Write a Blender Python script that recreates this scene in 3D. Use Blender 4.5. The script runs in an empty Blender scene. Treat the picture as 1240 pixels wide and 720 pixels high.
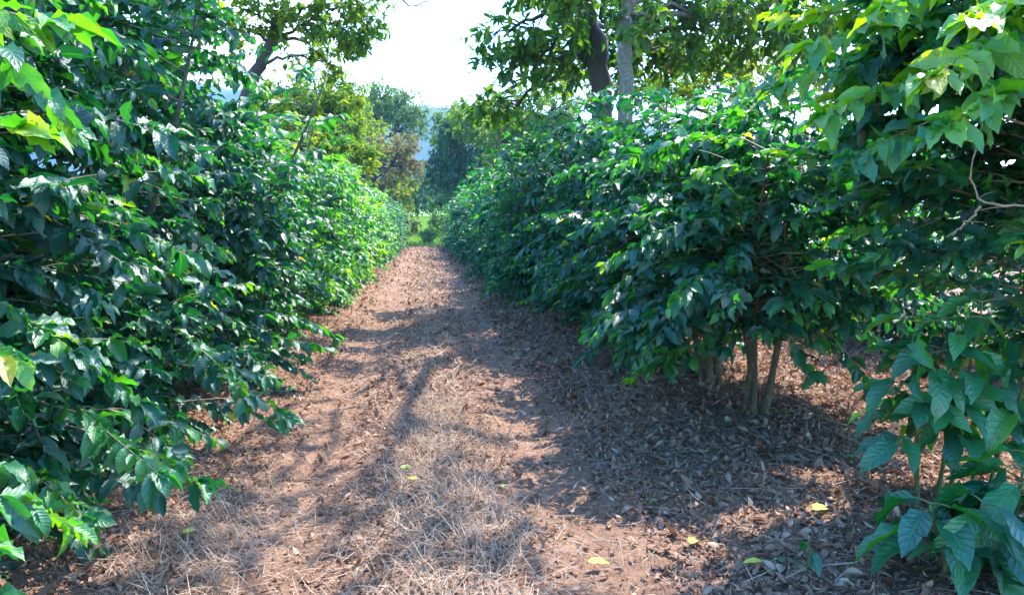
import bpy, math, random
import numpy as np
from mathutils import Vector
R = np.random.default_rng(7)
random.seed(7)
PI = math.pi
sc = bpy.context.scene
COL = sc.collection

# ------------------------------------------------------------------ camera
H = 1.6; F = 930.0
YAW = math.radians(6.45); PITCH = math.radians(-5.2)
cam_d = bpy.data.cameras.new('camera'); cam = bpy.data.objects.new('camera', cam_d); COL.objects.link(cam)
cam.location = (0, 0, H); cam.rotation_euler = (PI/2 + PITCH, 0, -YAW)
cam_d.sensor_width = 36; cam_d.lens = F/1240*36; cam_d.clip_end = 6000; cam_d.clip_start = 0.05
sc.camera = cam
_M = cam.rotation_euler.to_matrix()
def at(px, py, Y):
    """world point on the sight line of photograph pixel (px, py) at forward distance Y"""
    d = _M @ Vector(((px-620)/F, (360-py)/F, -1))
    return np.array(d)/d.y*Y + np.array((0, 0, H))

# ------------------------------------------------------------------ noise and ground
def _h(ix, iy, s):
    n = (ix*374761393 + iy*668265263 + s*974711) & 0xffffffff
    n = ((n ^ (n >> 13))*1274126177) & 0xffffffff
    return ((n ^ (n >> 16)) & 0xffff)/65535.0
def vnoise(x, y, s=0):
    x = np.asarray(x, float); y = np.asarray(y, float)
    x0 = np.floor(x).astype(np.int64); y0 = np.floor(y).astype(np.int64)
    fx = x-x0; fy = y-y0; fx = fx*fx*(3-2*fx); fy = fy*fy*(3-2*fy)
    a = _h(x0, y0, s); b = _h(x0+1, y0, s); c = _h(x0, y0+1, s); d = _h(x0+1, y0+1, s)
    return (a*(1-fx)+b*fx)*(1-fy) + (c*(1-fx)+d*fx)*fy
def sstep(a, b, x):
    t = np.clip((np.asarray(x, float)-a)/(b-a), 0, 1); return t*t*(3-2*t)
def ground_z(x, y):
    x = np.asarray(x, float); y = np.asarray(y, float)
    near = 1-sstep(20, 60, y)
    z = 0.05*(vnoise(x*.5, y*.5, 1)-.5) + 0.035*(vnoise(x*1.6, y*1.6, 2)-.5)*near
    z = z + (0.022*(vnoise(x*5, y*5, 3)-.5) + 0.016*(vnoise(x*13, y*13, 4)-.5))*near
    wob = .15*(vnoise(y*.25, 0*y, 9)-.5)
    rut = np.exp(-((x+.78-wob)/.26)**2) + np.exp(-((x-.82-wob)/.28)**2)
    z = z - 0.05*rut*near
    z = z + 0.10*sstep(1.3, 2.4, np.abs(x))
    z = z + 3.4*sstep(66, 125, y) + 12*sstep(140, 500, y)
    return z

# ------------------------------------------------------------------ mesh helpers
def mesh(name, V, Fq, tint=None, uv=None, smooth=True, mats=()):
    """V (n,3); Fq list of int arrays (m,k) each with its own k"""
    me = bpy.data.meshes.new(name)
    V = np.asarray(V, np.float32)
    if isinstance(Fq, np.ndarray): Fq = [Fq]
    Fq = [f for f in Fq if len(f)]
    loops = np.concatenate([f.ravel() for f in Fq]).astype(np.int32)
    sizes = np.concatenate([np.full(len(f), f.shape[1], np.int32) for f in Fq])
    me.vertices.add(len(V)); me.vertices.foreach_set('co', V.ravel())
    me.loops.add(len(loops)); me.loops.foreach_set('vertex_index', loops)
    me.polygons.add(len(sizes))
    st = np.zeros(len(sizes), np.int32); st[1:] = np.cumsum(sizes)[:-1]
    me.polygons.foreach_set('loop_start', st)
    me.update(calc_edges=True)
    if smooth: me.polygons.foreach_set('use_smooth', np.ones(len(sizes), bool))
    if tint is not None:
        a = me.attributes.new('tint', 'FLOAT', 'POINT'); a.data.foreach_set('value', np.asarray(tint, np.float32))
    if uv is not None:
        u = me.uv_layers.new(name='UVMap'); u.data.foreach_set('uv', np.asarray(uv, np.float32)[loops].ravel())
    for m in mats: me.materials.append(m)
    return me

def template(xs, ncol):
    xs = np.array(xs, float)
    w = np.sin(PI*np.clip(xs, 0, 1)**.82)**.72
    w = np.where(xs > .8, w*(1-.55*(xs-.8)/.2), w); w = np.maximum(w, .035)
    cols = np.linspace(-1, 1, ncol)
    X = np.repeat(xs, ncol); Wp = np.repeat(w, ncol); Vv = np.tile(cols, len(xs))
    fs = []
    for i in range(len(xs)-1):
        for j in range(ncol-1):
            a = i*ncol+j; fs.append((a, a+1, a+ncol+1, a+ncol))
    return X, Wp, Vv, np.array(fs)
T_NEAR = template([0, .08, .2, .35, .5, .65, .8, .92, 1], 5)
T_MID = template([0, .14, .35, .6, .84, 1], 3)
T_FAR = template([0, .3, .68, 1], 2)
T_FAR3 = template([0, .45, 1], 3)

def unit(a): return a/np.maximum(np.linalg.norm(a, axis=-1, keepdims=True), 1e-9)
def leaf_batch(pos, d, up, L, W, droop, fold, wave, tint, T, rng=R):
    X, Wp, Vv, fs = T
    n = len(pos); d = unit(d); s = np.cross(up, d); bad = np.linalg.norm(s, axis=1) < 1e-3; s[bad] = (1, 0, 0)
    s = unit(s); nn = np.cross(d, s)
    k = np.where(np.abs(droop) < .02, .02, droop)[:, None]
    xm = np.sin(k*X)/k; zm = -(1-np.cos(k*X))/k
    y = Vv*Wp*W[:, None]*.5
    ph = rng.random(n)[:, None]*6.28; fr = 2.6+rng.random(n)[:, None]*2.2
    z = fold[:, None]*np.abs(y) + wave[:, None]*W[:, None]*np.sin(6.283*fr*X+ph+1.3*np.sign(Vv))*np.abs(Vv)**1.5*Wp
    # sideways sweep so that no two leaves share an outline
    sw = (rng.random(n)[:, None]-.5)*.25
    P = pos[:, None, :] + (L[:, None]*xm)[..., None]*d[:, None, :] + (L[:, None]*zm+z)[..., None]*nn[:, None, :] \
        + (y+sw*L[:, None]*X*X)[..., None]*s[:, None, :]
    m = len(X)
    Fi = (fs[None]+(np.arange(n)*m)[:, None, None]).reshape(-1, 4)
    uv = np.stack([np.tile(X, n), np.tile(Vv, n)], 1)
    return P.reshape(-1, 3), Fi, np.repeat(tint, m), uv

class Tubes:
    def __init__(s): s.V = []; s.F = []; s.n = 0
    def add(s, pts, rad, sides=6, cap=True):
        pts = np.asarray(pts, float); k = len(pts); rad = np.broadcast_to(np.asarray(rad, float), (k,))
        t = np.gradient(pts, axis=0); t = unit(t)
        ref = np.array((1., 0, 0)) if abs(t[0, 0]) < .8 else np.array((0, 1., 0))
        a = unit(np.cross(t, ref)); b = np.cross(t, a)
        th = np.arange(sides)*2*PI/sides
        ring = pts[:, None]+rad[:, None, None]*(np.cos(th)[None, :, None]*a[:, None]+np.sin(th)[None, :, None]*b[:, None])
        s.V.append(ring.reshape(-1, 3))
        i = np.arange(k-1)[:, None]*sides; j = np.arange(sides)[None]; jn = (j+1) % sides
        s.F.append((np.stack([i+j, i+jn, i+jn+sides, i+j+sides], -1).reshape(-1, 4))+s.n)
        s.n += k*sides
        if cap:
            for e, base in ((0, s.n-k*sides), (1, s.n-sides)):
                c = pts[0] if e == 0 else pts[-1]
                s.V.append(np.array([c])); q = base+np.arange(sides)
                f = np.stack([q, np.roll(q, -1), np.full(sides, s.n), np.full(sides, s.n)], 1)
                s.F.append(f[:, :3].copy()); s.n += 1
    def mesh(s, name, mat):
        q = [f for f in s.F if f.shape[1] == 4]; t = [f for f in s.F if f.shape[1] == 3]
        return mesh(name, np.concatenate(s.V), ([np.concatenate(q)] if q else []) + ([np.concatenate(t)] if t else []), mats=[mat])

# ------------------------------------------------------------------ materials
def nmat(name):
    m = bpy.data.materials.new(name); m.use_nodes = True; nt = m.node_tree; nt.nodes.clear(); return m, nt, nt.nodes, nt.links
def ramp(N, stops, interp='LINEAR'):
    r = N.new('ShaderNodeValToRGB'); r.color_ramp.interpolation = interp
    e = r.color_ramp.elements
    e[0].position, e[0].color = stops[0][0], (*stops[0][1], 1)
    e[1].position, e[1].color = stops[-1][0], (*stops[-1][1], 1)
    for p, c in stops[1:-1]:
        x = e.new(p); x.color = (*c, 1)
    return r
def math_n(N, Lk, op, a, b=None, c=None):
    n = N.new('ShaderNodeMath'); n.operation = op
    for i, v in enumerate((a, b, c)):
        if v is None: continue
        if isinstance(v, (int, float)): n.inputs[i].default_value = v
        else: Lk.new(v, n.inputs[i])
    return n.outputs[0]
def leaf_mat(name, stops, rough=.36, trans=.32, veins=True, tcol=(1.7, 1.5, .35), spec=.5, bump=.3, undc=(.09, .17, .07, 1)):
    m, nt, N, Lk = nmat(name)
    at_ = N.new('ShaderNodeAttribute'); at_.attribute_name = 'tint'
    oi = N.new('ShaderNodeObjectInfo')
    geo = N.new('ShaderNodeNewGeometry'); tc = N.new('ShaderNodeTexCoord')
    ns = N.new('ShaderNodeTexNoise'); ns.inputs['Scale'].default_value = 14; ns.inputs['Detail'].default_value = 2
    Lk.new(tc.outputs['Object'], ns.inputs['Vector'])
    v = math_n(N, Lk, 'MULTIPLY_ADD', ns.outputs['Fac'], .22, math_n(N, Lk, 'ADD', at_.outputs['Fac'], -.11))
    v = math_n(N, Lk, 'MULTIPLY_ADD', oi.outputs['Random'], .10, v)
    r = ramp(N, stops); Lk.new(v, r.inputs['Fac'])
    col = r.outputs['Color']
    pr = N.new('ShaderNodeBsdfPrincipled')
    pr.inputs['Roughness'].default_value = rough; pr.inputs['Specular IOR Level'].default_value = spec
    if veins:
        uv = N.new('ShaderNodeUVMap'); sp = N.new('ShaderNodeSeparateXYZ'); Lk.new(uv.outputs['UV'], sp.inputs[0])
        av = math_n(N, Lk, 'ABSOLUTE', sp.outputs['Y'])
        q = math_n(N, Lk, 'MULTIPLY_ADD', sp.outputs['X'], 8.5, math_n(N, Lk, 'MULTIPLY', av, -1.7))
        tri = math_n(N, Lk, 'ABSOLUTE', math_n(N, Lk, 'SUBTRACT', math_n(N, Lk, 'FRACT', q), .5))   # 0..0.5, 0.5 at a vein
        quilt = math_n(N, Lk, 'SUBTRACT', 1.0, math_n(N, Lk, 'POWER', math_n(N, Lk, 'MULTIPLY', tri, 2.0), 3.0))
        mid = math_n(N, Lk, 'MINIMUM', math_n(N, Lk, 'MULTIPLY', av, 9.0), 1.0)
        hgt = math_n(N, Lk, 'MULTIPLY', quilt, mid)
        n2 = N.new('ShaderNodeTexNoise'); n2.inputs['Scale'].default_value = 45; Lk.new(tc.outputs['Object'], n2.inputs['Vector']); hgt = math_n(N, Lk, 'MULTIPLY_ADD', n2.outputs['Fac'], 2.2, hgt)
        bp = N.new('ShaderNodeBump'); bp.inputs['Strength'].default_value = bump; bp.inputs['Distance'].default_value = .005
        Lk.new(hgt, bp.inputs['Height']); Lk.new(bp.outputs[0], pr.inputs['Normal'])
        mx = N.new('ShaderNodeMix'); mx.data_type = 'RGBA'; mx.blend_type = 'MIX'
        vein = math_n(N, Lk, 'MULTIPLY', math_n(N, Lk, 'SUBTRACT', 1.0, math_n(N, Lk, 'MINIMUM', math_n(N, Lk, 'MULTIPLY', av, 14.0), 1.0)), .55)
        Lk.new(vein, mx.inputs[0]); Lk.new(col, mx.inputs[6]); mx.inputs[7].default_value = (.08, .27, .06, 1)
        col = mx.outputs[2]
    if veins:      # brown scorched spots with an outline of their own
        nb = N.new('ShaderNodeTexNoise'); nb.inputs['Scale'].default_value = 22; nb.inputs['Detail'].default_value = 4; Lk.new(tc.outputs['Object'], nb.inputs['Vector'])
        rb = ramp(N, [(.67, (0, 0, 0)), (.71, (.8, .8, .8))]); Lk.new(nb.outputs['Fac'], rb.inputs['Fac'])
        mb = N.new('ShaderNodeMix'); mb.data_type = 'RGBA'; Lk.new(rb.outputs['Color'], mb.inputs[0]); Lk.new(col, mb.inputs[6]); mb.inputs[7].default_value = (.16, .085, .02, 1); col = mb.outputs[2]
    # the underside is paler and dull
    und = N.new('ShaderNodeMix'); und.data_type = 'RGBA'; und.blend_type = 'MIX'
    Lk.new(math_n(N, Lk, 'MULTIPLY', geo.outputs['Backfacing'], .4), und.inputs[0]); Lk.new(col, und.inputs[6]); und.inputs[7].default_value = undc
    Lk.new(und.outputs[2], pr.inputs['Base Color'])
    Lk.new(math_n(N, Lk, 'MULTIPLY_ADD', geo.outputs['Backfacing'], .2, rough), pr.inputs['Roughness'])
    tr = N.new('ShaderNodeBsdfTranslucent')
    tm = N.new('ShaderNodeMix'); tm.data_type = 'RGBA'; tm.blend_type = 'MULTIPLY'; tm.inputs[0].default_value = 1
    Lk.new(col, tm.inputs[6]); tm.inputs[7].default_value = (*tcol, 1); Lk.new(tm.outputs[2], tr.inputs['Color'])
    ms = N.new('ShaderNodeMixShader'); ms.inputs[0].default_value = trans
    Lk.new(pr.outputs[0], ms.inputs[1]); Lk.new(tr.outputs[0], ms.inputs[2])
    o = N.new('ShaderNodeOutputMaterial'); Lk.new(ms.outputs[0], o.inputs['Surface'])
    return m
COFFEE = [(0, (.001, .036, .040)), (.3, (.003, .075, .050)), (.55, (.024, .19, .025)), (.8, (.14, .37, .012)), (1, (.50, .46, .03))]
M_coffee = leaf_mat('coffee_leaf', COFFEE, rough=.27, trans=.36, tcol=(3.2, 2.4, .3), spec=.85, undc=(.02, .13, .065, 1))
M_coffee_far = leaf_mat('coffee_leaf_plain', COFFEE, rough=.33, trans=.36, veins=False, tcol=(3.2, 2.4, .3), spec=.75, undc=(.02, .13, .065, 1))
M_sapling = leaf_mat('sapling_leaf', COFFEE, rough=.24, trans=.3, tcol=(3.2, 2.4, .3), spec=.95, bump=.42, undc=(.02, .13, .065, 1))
M_tree_dark = leaf_mat('dark_tree_leaf', [(0, (.018, .070, .024)), (.5, (.045, .14, .022)), (.8, (.13, .25, .03)), (1, (.28, .27, .04))], rough=.45, trans=.35, veins=False, tcol=(2.2, 1.9, .45), spec=.28, undc=(.05, .13, .03, 1))
M_tree_yel = leaf_mat('yellow_green_tree_leaf', [(0, (.04, .12, .015)), (.5, (.12, .24, .02)), (.8, (.30, .36, .03)), (1, (.42, .30, .05))], rough=.5, trans=.4, veins=False, tcol=(1.8, 1.6, .45), spec=.28, undc=(.05, .13, .03, 1))
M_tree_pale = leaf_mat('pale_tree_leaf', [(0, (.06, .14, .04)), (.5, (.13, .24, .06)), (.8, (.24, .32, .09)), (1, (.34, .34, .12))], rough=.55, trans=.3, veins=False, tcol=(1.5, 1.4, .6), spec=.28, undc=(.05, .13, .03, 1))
M_tree_brown = leaf_mat('brown_tree_leaf', [(0, (.10, .11, .04)), (.5, (.22, .19, .07)), (.8, (.33, .23, .10)), (1, (.42, .28, .14))], rough=.6, trans=.3, veins=False, tcol=(1.5, 1.3, .6), spec=.28, undc=(.05, .13, .03, 1))
M_tree_deep = leaf_mat('deep_green_tree_leaf', [(0, (.012, .060, .040)), (.5, (.025, .10, .05)), (.8, (.07, .18, .04)), (1, (.14, .2, .05))], rough=.5, trans=.25, veins=False, tcol=(1.8, 1.7, .5), spec=.28, undc=(.05, .13, .03, 1))
M_litter = leaf_mat('dead_leaf', [(0, (.07, .034, .022)), (.3, (.18, .09, .055)), (.6, (.31, .175, .11)), (.85, (.47, .325, .22)), (1, (.62, .48, .35))], rough=.65, trans=.12, veins=False, tcol=(1.2, 1, .7), spec=.25, undc=(.26, .155, .11, 1))
M_yellow = leaf_mat('yellow_leaf', [(0, (.38, .36, .03)), (.5, (.62, .56, .03)), (1, (.75, .66, .06))], rough=.45, trans=.2, tcol=(1.1, 1, .3))
M_straw = leaf_mat('straw', [(0, (.15, .10, .065)), (.5, (.29, .21, .145)), (1, (.52, .41, .30))], rough=.6, trans=.15, veins=False, tcol=(1.2, 1, .7), spec=.3, undc=(.36, .26, .2, 1))
M_grass = leaf_mat('green_grass', [(0, (.06, .15, .02)), (.5, (.13, .26, .03)), (1, (.28, .36, .06))], rough=.5, trans=.35, veins=False, tcol=(1.5, 1.4, .4))

def bark_mat(name, c1, c2, c3, scale=6, zs=.35, bump=.5):
    m, nt, N, Lk = nmat(name)
    tc = N.new('ShaderNodeTexCoord'); mp = N.new('ShaderNodeMapping'); mp.inputs['Scale'].default_value = (1, 1, zs)
    Lk.new(tc.outputs['Object'], mp.inputs[0])
    a = N.new('ShaderNodeTexNoise'); a.inputs['Scale'].default_value = scale*4; a.inputs['Detail'].default_value = 6; a.inputs['Roughness'].default_value = .65
    b = N.new('ShaderNodeTexNoise'); b.inputs['Scale'].default_value = scale; b.inputs['Detail'].default_value = 4
    Lk.new(mp.outputs[0], a.inputs['Vector']); Lk.new(tc.outputs['Object'], b.inputs['Vector'])
    r = ramp(N, [(.3, c1), (.55, c2), (.75, c3)])
    Lk.new(math_n(N, Lk, 'MULTIPLY_ADD', a.outputs['Fac'], .6, math_n(N, Lk, 'MULTIPLY', b.outputs['Fac'], .4)), r.inputs['Fac'])
    pr = N.new('ShaderNodeBsdfPrincipled'); pr.inputs['Roughness'].default_value = .85
    Lk.new(r.outputs['Color'], pr.inputs['Base Color'])
    bp = N.new('ShaderNodeBump'); bp.inputs['Strength'].default_value = bump; bp.inputs['Distance'].default_value = .02
    Lk.new(a.outputs['Fac'], bp.inputs['Height']); Lk.new(bp.outputs[0], pr.inputs['Normal'])
    o = N.new('ShaderNodeOutputMaterial'); Lk.new(pr.outputs[0], o.inputs['Surface'])
    return m
M_bark_coffee = bark_mat('coffee_bark', (.035, .028, .018), (.12, .10, .055), (.34, .33, .24), 16, .5, .9)
M_twig = bark_mat('twig_bark', (.16, .12, .08), (.26, .21, .14), (.42, .36, .27), 20)
M_stem_green = bark_mat('green_stem', (.07, .06, .03), (.12, .15, .04), (.22, .21, .11), 24)
M_bark_pale = bark_mat('pale_lichen_bark', (.06, .055, .045), (.13, .125, .10), (.31, .31, .27), 5, 1.0)
M_bark_dark = bark_mat('dark_bark', (.022, .018, .016), (.045, .038, .034), (.09, .08, .07), 6)
M_deadtwig = bark_mat('dead_twig', (.20, .14, .11), (.36, .28, .23), (.52, .45, .38), 20)

def ground_mat():
    m, nt, N, Lk = nmat('soil')
    tc = N.new('ShaderNodeTexCoord')
    def noise(s, d=5, r=.6):
        n = N.new('ShaderNodeTexNoise'); n.inputs['Scale'].default_value = s; n.inputs['Detail'].default_value = d; n.inputs['Roughness'].default_value = r
        Lk.new(tc.outputs['Object'], n.inputs['Vector']); return n.outputs['Fac']
    big = noise(.9); mid = noise(6); fine = noise(45, 6, .7)
    vo = N.new('ShaderNodeTexVoronoi'); vo.inputs['Scale'].default_value = 38; Lk.new(tc.outputs['Object'], vo.inputs['Vector'])
    f = math_n(N, Lk, 'MULTIPLY_ADD', big, .25, math_n(N, Lk, 'MULTIPLY_ADD', mid, .3, math_n(N, Lk, 'MULTIPLY', fine, .45)))
    r = ramp(N, [(.34, (.09, .050, .034)), (.46, (.165, .095, .062)), (.56, (.24, .145, .096)), (.68, (.34, .235, .165))])
    Lk.new(f, r.inputs['Fac'])
    mx = N.new('ShaderNodeMix'); mx.data_type = 'RGBA'; mx.blend_type = 'MULTIPLY'; mx.inputs[0].default_value = .45
    Lk.new(r.outputs['Color'], mx.inputs[6]); rv = ramp(N, [(0, (.55, .5, .5)), (1, (1.25, 1.2, 1.15))])
    sv = N.new('ShaderNodeSeparateXYZ'); Lk.new(vo.outputs['Color'], sv.inputs[0]); Lk.new(sv.outputs[0], rv.inputs['Fac'])
    Lk.new(rv.outputs['Color'], mx.inputs[7])
    # beyond the end of the track the soil is under grass
    sp = N.new('ShaderNodeSeparateXYZ'); Lk.new(tc.outputs['Object'], sp.inputs[0])
    mr = N.new('ShaderNodeMapRange'); mr.inputs[1].default_value = 62; mr.inputs[2].default_value = 74
    Lk.new(math_n(N, Lk, 'MULTIPLY_ADD', big, 14, sp.outputs['Y']), mr.inputs[0]); mr.inputs[1].default_value = 69; mr.inputs[2].default_value = 80
    gr = ramp(N, [(.35, (.07, .16, .025)), (.6, (.16, .28, .04)), (.75, (.27, .33, .08))]); Lk.new(f, gr.inputs['Fac'])
    m2 = N.new('ShaderNodeMix'); m2.data_type = 'RGBA'; Lk.new(mr.outputs[0], m2.inputs[0]); Lk.new(mx.outputs[2], m2.inputs[6]); Lk.new(gr.outputs['Color'], m2.inputs[7])
    pr = N.new('ShaderNodeBsdfPrincipled'); pr.inputs['Roughness'].default_value = .95; pr.inputs['Specular IOR Level'].default_value = .2
    Lk.new(m2.outputs[2], pr.inputs['Base Color'])
    bp = N.new('ShaderNodeBump'); bp.inputs['Strength'].default_value = .8; bp.inputs['Distance'].default_value = .02
    Lk.new(math_n(N, Lk, 'ADD', fine, math_n(N, Lk, 'MULTIPLY', mid, .8)), bp.inputs['Height']); Lk.new(bp.outputs[0], pr.inputs['Normal'])
    o = N.new('ShaderNodeOutputMaterial'); Lk.new(pr.outputs[0], o.inputs['Surface'])
    return m

# ------------------------------------------------------------------ tagging
def ob(name, me, parent=None, loc=None):
    o = bpy.data.objects.new(name, me); COL.objects.link(o)
    if parent is not None: o.parent = parent
    if loc is not None: o.location = loc
    return o
def tag(o, label=None, cat=None, group=None, kind=None):
    if label: o['label'] = label
    if cat: o['category'] = cat
    if group: o['group'] = group
    if kind: o['kind'] = kind
    return o
def empty(name, loc, rz=0, s=1):
    o = bpy.data.objects.new(name, None); COL.objects.link(o); o.location = loc; o.rotation_euler = (0, 0, rz); o.scale = (s, s, s)
    o.empty_display_size = .2
    return o

# ------------------------------------------------------------------ setting
def axis(parts):
    a = []
    for s, e, st in parts: a.extend(np.arange(s, e, st))
    a.append(parts[-1][1]); return np.array(a)
def grid(gx, gy, zf):
    X, Y = np.meshgrid(gx, gy); Z = zf(X, Y)
    V = np.stack([X, Y, Z], -1).reshape(-1, 3); nx = len(gx)
    i = (np.arange(len(gy)-1)[:, None]*nx+np.arange(nx-1)[None]).ravel()
    return V, np.stack([i, i+1, i+nx+1, i+nx], 1)
gx = axis([(-900, -100, 100), (-100, -20, 8), (-20, -5, .8), (-5, -2.6, .12), (-2.6, 3.4, .045), (3.4, 7, .12), (7, 20, .8), (20, 100, 8), (100, 900, 100)])
gy = axis([(-40, -2, 4), (-2, 1.5, .3), (1.5, 9, .045), (9, 18, .09), (18, 40, .3), (40, 140, 2), (140, 1100, 40)])
V, Fg = grid(gx, gy, ground_z)
g = ob('ground', mesh('ground', V, Fg, mats=[ground_mat()])); tag(g, kind='structure')

def hill_mat():
    m, nt, N, Lk = nmat('forested_hill')
    tc = N.new('ShaderNodeTexCoord'); n = N.new('ShaderNodeTexNoise'); n.inputs['Scale'].default_value = .03; n.inputs['Detail'].default_value = 8
    Lk.new(tc.outputs['Object'], n.inputs['Vector'])
    r = ramp(N, [(.35, (.012, .035, .025)), (.65, (.03, .06, .035))]); Lk.new(n.outputs['Fac'], r.inputs['Fac'])
    pr = N.new('ShaderNodeBsdfPrincipled'); pr.inputs['Roughness'].default_value = 1; Lk.new(r.outputs['Color'], pr.inputs['Base Color'])
    o = N.new('ShaderNodeOutputMaterial'); Lk.new(pr.outputs[0], o.inputs['Surface']); return m
def hill_z(x, y):
    ridge = 158 + 26*(vnoise(x/150.+3, y*0+.5, 21)-.5) + 9*(vnoise(x/45., y*0, 22)-.5) - .10*np.maximum(x+20, 0) + .02*np.maximum(-x, 0)
    f = np.exp(-((y-1000)/150.)**2)
    return ridge*f*1.0 + 14*(vnoise(x/60., y/60., 23)-.5)*f + 5*(vnoise(x/17., y/17., 24)-.5)*f + 8
V, Fh = grid(np.arange(-700, 701, 10.), np.arange(700, 1300, 10.), hill_z)
tag(ob('hills', mesh('hills', V, Fh, mats=[hill_mat()])), kind='structure')

# ------------------------------------------------------------------ coffee bushes
def polyline(p0, d0, length, n, sag, wob, rng):
    """arching branch: starts along d0, sags under gravity, wanders a little"""
    pts = [np.array(p0, float)]; d = np.array(d0, float); st = length/n
    for i in range(n):
        d = d + np.array((0, 0, -sag/n)) + rng.normal(0, wob, 3)/math.sqrt(n); d /= np.linalg.norm(d)
        pts.append(pts[-1]+d*st)
    return np.array(pts)
def interp(pts, t):
    k = (len(pts)-1)*t; i = min(int(k), len(pts)-2); f = k-i
    return pts[i]*(1-f)+pts[i+1]*f, pts[i+1]-pts[i]

def smooth_pts(pts, n=14, rng=None, j=.01):
    pts = np.array(pts, float); t = np.linspace(0, 1, n); sm = np.array([interp(pts, min(q, .9999))[0] for q in t])
    for _ in range(2): sm[1:-1] = (sm[:-2]+sm[1:-1]*2+sm[2:])/4
    if rng is not None: sm[1:-1] += rng.normal(0, j, (n-2, 3))
    return sm
class Leaves:
    def __init__(s): s.p = []; s.d = []; s.u = []; s.L = []; s.W = []; s.dr = []; s.t = []
    def add(s, p, d, u, L, W, dr, t):
        s.p.append(p); s.d.append(d); s.u.append(u); s.L.append(L); s.W.append(W); s.dr.append(dr); s.t.append(t)
    def build(s, T, rng, wave=.23):
        n = len(s.p)
        return leaf_batch(np.array(s.p), np.array(s.d), np.array(s.u), np.array(s.L), np.array(s.W), np.array(s.dr),
                          rng.uniform(.1, .75, n), rng.uniform(.5, 1.25, n)*wave, np.array(s.t), T, rng)
UP = np.array((0, 0, 1.))
def leafy(LV, pts, length, t0, rng, leafL, step, tint0, young=True, keep=.93, hang=(-.55, .3)):
    """opposite pairs of leaves along a branch"""
    n = max(2, int(length*(1-t0)/step))
    for i in range(n+1):
        t = t0+(1-t0)*(i/n)**.72
        p, d = interp(pts, min(t, .999)); d = d/np.linalg.norm(d)
        side = np.cross(d, UP); side /= max(np.linalg.norm(side), .05)
        tipf = max(0, (t-.8)/.2) if young else 0
        for s in (-1, 1):
            if rng.random() > keep: continue
            a = math.radians(rng.uniform(25, 85))*(1-.4*tipf)
            dd = d*math.cos(a)+side*s*math.sin(a)+UP*rng.uniform(*hang)+rng.normal(0, .2, 3)
            up = UP*.9+side*s*rng.uniform(-.1, .5)+rng.normal(0, .42, 3)
            L = leafL*rng.uniform(.72, 1.15)*(1-.42*tipf)
            if rng.random() < .12: L *= .6
            tn = tint0+rng.normal(0, .09)+.38*tipf*rng.random()
            tn = min(tn, .8)
            if rng.random() < .003: tn = rng.uniform(.85, 1)
            LV.add(p, dd, up, L, L*rng.uniform(.36, .49), rng.uniform(.1, 1.5), min(max(tn, 0), 1))
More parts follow.
